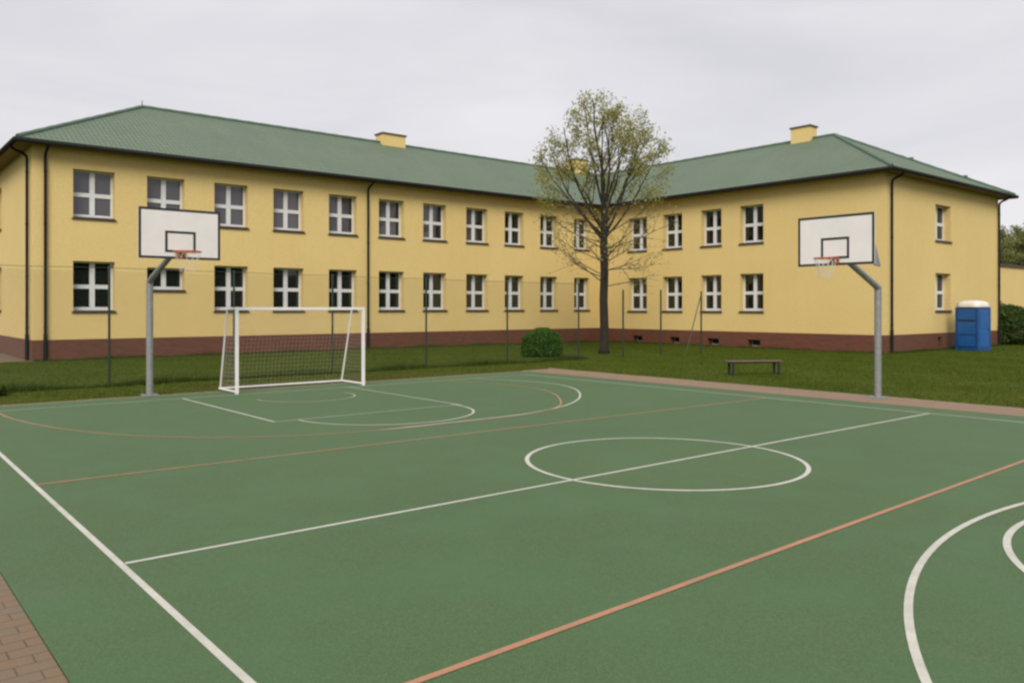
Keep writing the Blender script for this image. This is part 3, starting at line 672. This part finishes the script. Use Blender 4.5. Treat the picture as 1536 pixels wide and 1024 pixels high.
# ------------------------------------------------------------------ grass blades
def blades(name,regions,mat,hmin,hmax,wd,accept=None):
    Vs=[];n0=0
    for (x0,x1,y0,y1,dens) in regions:
        n=int((x1-x0)*(y1-y0)*dens); X=rng.uniform(x0,x1,n); Y=rng.uniform(y0,y1,n)
        if accept is not None: k=accept(X,Y); X,Y=X[k],Y[k]; n=len(X)
        t=np.clip((X-24)/11,0,1); Z=-.02-.06*t*t*(3-2*t)
        a=rng.uniform(0,6.283,n); h=rng.uniform(hmin,hmax,n)*(1+.4*np.sin(X*1.7+np.sin(Y*2.1))*np.sin(Y*1.3)); ln=rng.normal(0,.45,(n,2))*h[:,None]
        c,s=np.cos(a)*wd,np.sin(a)*wd
        A=np.stack([X-c,Y-s,Z-.005],1); B=np.stack([X+c,Y+s,Z-.005],1); Cc=np.stack([X+ln[:,0],Y+ln[:,1],Z+h],1)
        Vs.append(np.stack([A,B,Cc],1).reshape(-1,3))
    V=np.concatenate(Vs); F=np.arange(len(V)).reshape(-1,3); o=rawmesh(name,V,F,mat); tag(o,kind='stuff'); return o
def inview(X,Y):
    d=X*.64+Y*.768; l=X*.768-Y*.64; u=768+1220*l/d
    ok=(u>-60)&(u<1600)&~((X>XL-.2)&(Y>YL-.05))&~((X>XR-.05)&(Y>YS-.05))&~((Y<19.58)&(X<18.3))&~((X<5.8)&(Y>35.15))
    return ok
blades('grass',[(0,37,19.58,23,420),(0,37,23,35.4,300),(18.28,37,4,19.58,420),(37,52,8,18,260)],M['grass'],.018,.055,.009,inview)
def fpos(X,Y): return inview(X,Y)&(np.abs(Y-22.85-.12*np.sin(X*.9))<.22+.08*np.sin(X*2.3))
blades('long_grass',[(0,23,22.4,23.4,1500)],M['tall'],.06,.17,.008,fpos)
def walls(X,Y): return inview(X,Y)
blades('wall_foot_grass',[(5.8,36.8,35.0,35.36,700),(36.45,36.77,17.6,35,700),(36.8,50,17.2,17.56,700)],M['tall'],.05,.16,.008,walls)
def worn(X,Y): return inview(X,Y)&(rng.uniform(size=len(X))<np.clip(1.25-(Y-19.58)/1.9,0,1)*(.62+.38*np.sin(X*.8+1)*np.sin(X*.31)))
blades('dry_grass',[(0,19,19.58,22.0,900),(6.8,13,19.58,20.9,1100)],M['dry'],.012,.045,.009,worn)

# ------------------------------------------------------------------ camera, world, sun
cam=bpy.data.cameras.new('camera'); co=bpy.data.objects.new('camera',cam); COL.objects.link(co); scene.camera=co
co.location=(0,0,2.0); co.rotation_euler=(R(90),0,-math.atan2(.64,.768)); cam.sensor_width=36; cam.lens=1220/1536*36; cam.shift_y=-50/1536; cam.clip_start=.1; cam.clip_end=3000
SE,SA=R(36),math.atan2(-.68,-.70)     # sun behind the viewer's left shoulder, veiled by cloud
sd=Vector((math.sin(SA)*math.cos(SE),math.cos(SA)*math.cos(SE),math.sin(SE)))
sun=bpy.data.lights.new('sun','SUN'); sun.energy=2.45; sun.angle=R(28); sun.color=(1,.93,.83)
so_=bpy.data.objects.new('sun',sun); COL.objects.link(so_); so_.rotation_euler=sd.to_track_quat('Z','Y').to_euler()
wd=bpy.data.worlds.new('World'); scene.world=wd; wd.use_nodes=True; nt=wd.node_tree; nn=nt.nodes; LL=nt.links; bg=nn['Background']
sky=nn.new('ShaderNodeTexSky'); sky.sky_type='NISHITA'; sky.sun_disc=False; sky.sun_elevation=SE; sky.sun_rotation=SA
tc=nn.new('ShaderNodeTexCoord'); sp=nn.new('ShaderNodeSeparateXYZ'); LL.new(tc.outputs['Generated'],sp.inputs[0])
mp=nn.new('ShaderNodeMapping'); mp.inputs['Scale'].default_value=(1,1,4.2); LL.new(tc.outputs['Generated'],mp.inputs[0])
n1=nn.new('ShaderNodeTexNoise'); n1.inputs['Scale'].default_value=1.9; n1.inputs['Detail'].default_value=6; n1.inputs['Roughness'].default_value=.5; n1.inputs['Distortion'].default_value=.5; LL.new(mp.outputs[0],n1.inputs['Vector'])
cr=nn.new('ShaderNodeValToRGB'); cr.color_ramp.elements[0].position=.34; cr.color_ramp.elements[0].color=(.82,.81,.85,1); cr.color_ramp.elements[1].position=.66; cr.color_ramp.elements[1].color=(1.,.98,1.01,1); LL.new(n1.outputs['Fac'],cr.inputs[0])
br=nn.new('ShaderNodeMapRange'); br.inputs['From Min'].default_value=.30; br.inputs['From Max'].default_value=1.0; br.inputs['To Min'].default_value=8.25; br.inputs['To Max'].default_value=12.5; LL.new(sp.outputs[2],br.inputs['Value'])
sc=nn.new('ShaderNodeVectorMath'); sc.operation='SCALE'; LL.new(cr.outputs[0],sc.inputs[0]); LL.new(br.outputs[0],sc.inputs['Scale'])
mx=nn.new('ShaderNodeMix'); mx.data_type='RGBA'; mx.inputs[0].default_value=.93; LL.new(sky.outputs[0],mx.inputs[6]); LL.new(sc.outputs[0],mx.inputs[7]); LL.new(mx.outputs[2],bg.inputs['Color']); bg.inputs['Strength'].default_value=.1
scene.view_settings.view_transform='Standard'; scene.view_settings.look='None'; scene.view_settings.exposure=.07; scene.view_settings.gamma=1
scene.cycles.filter_width=2.5
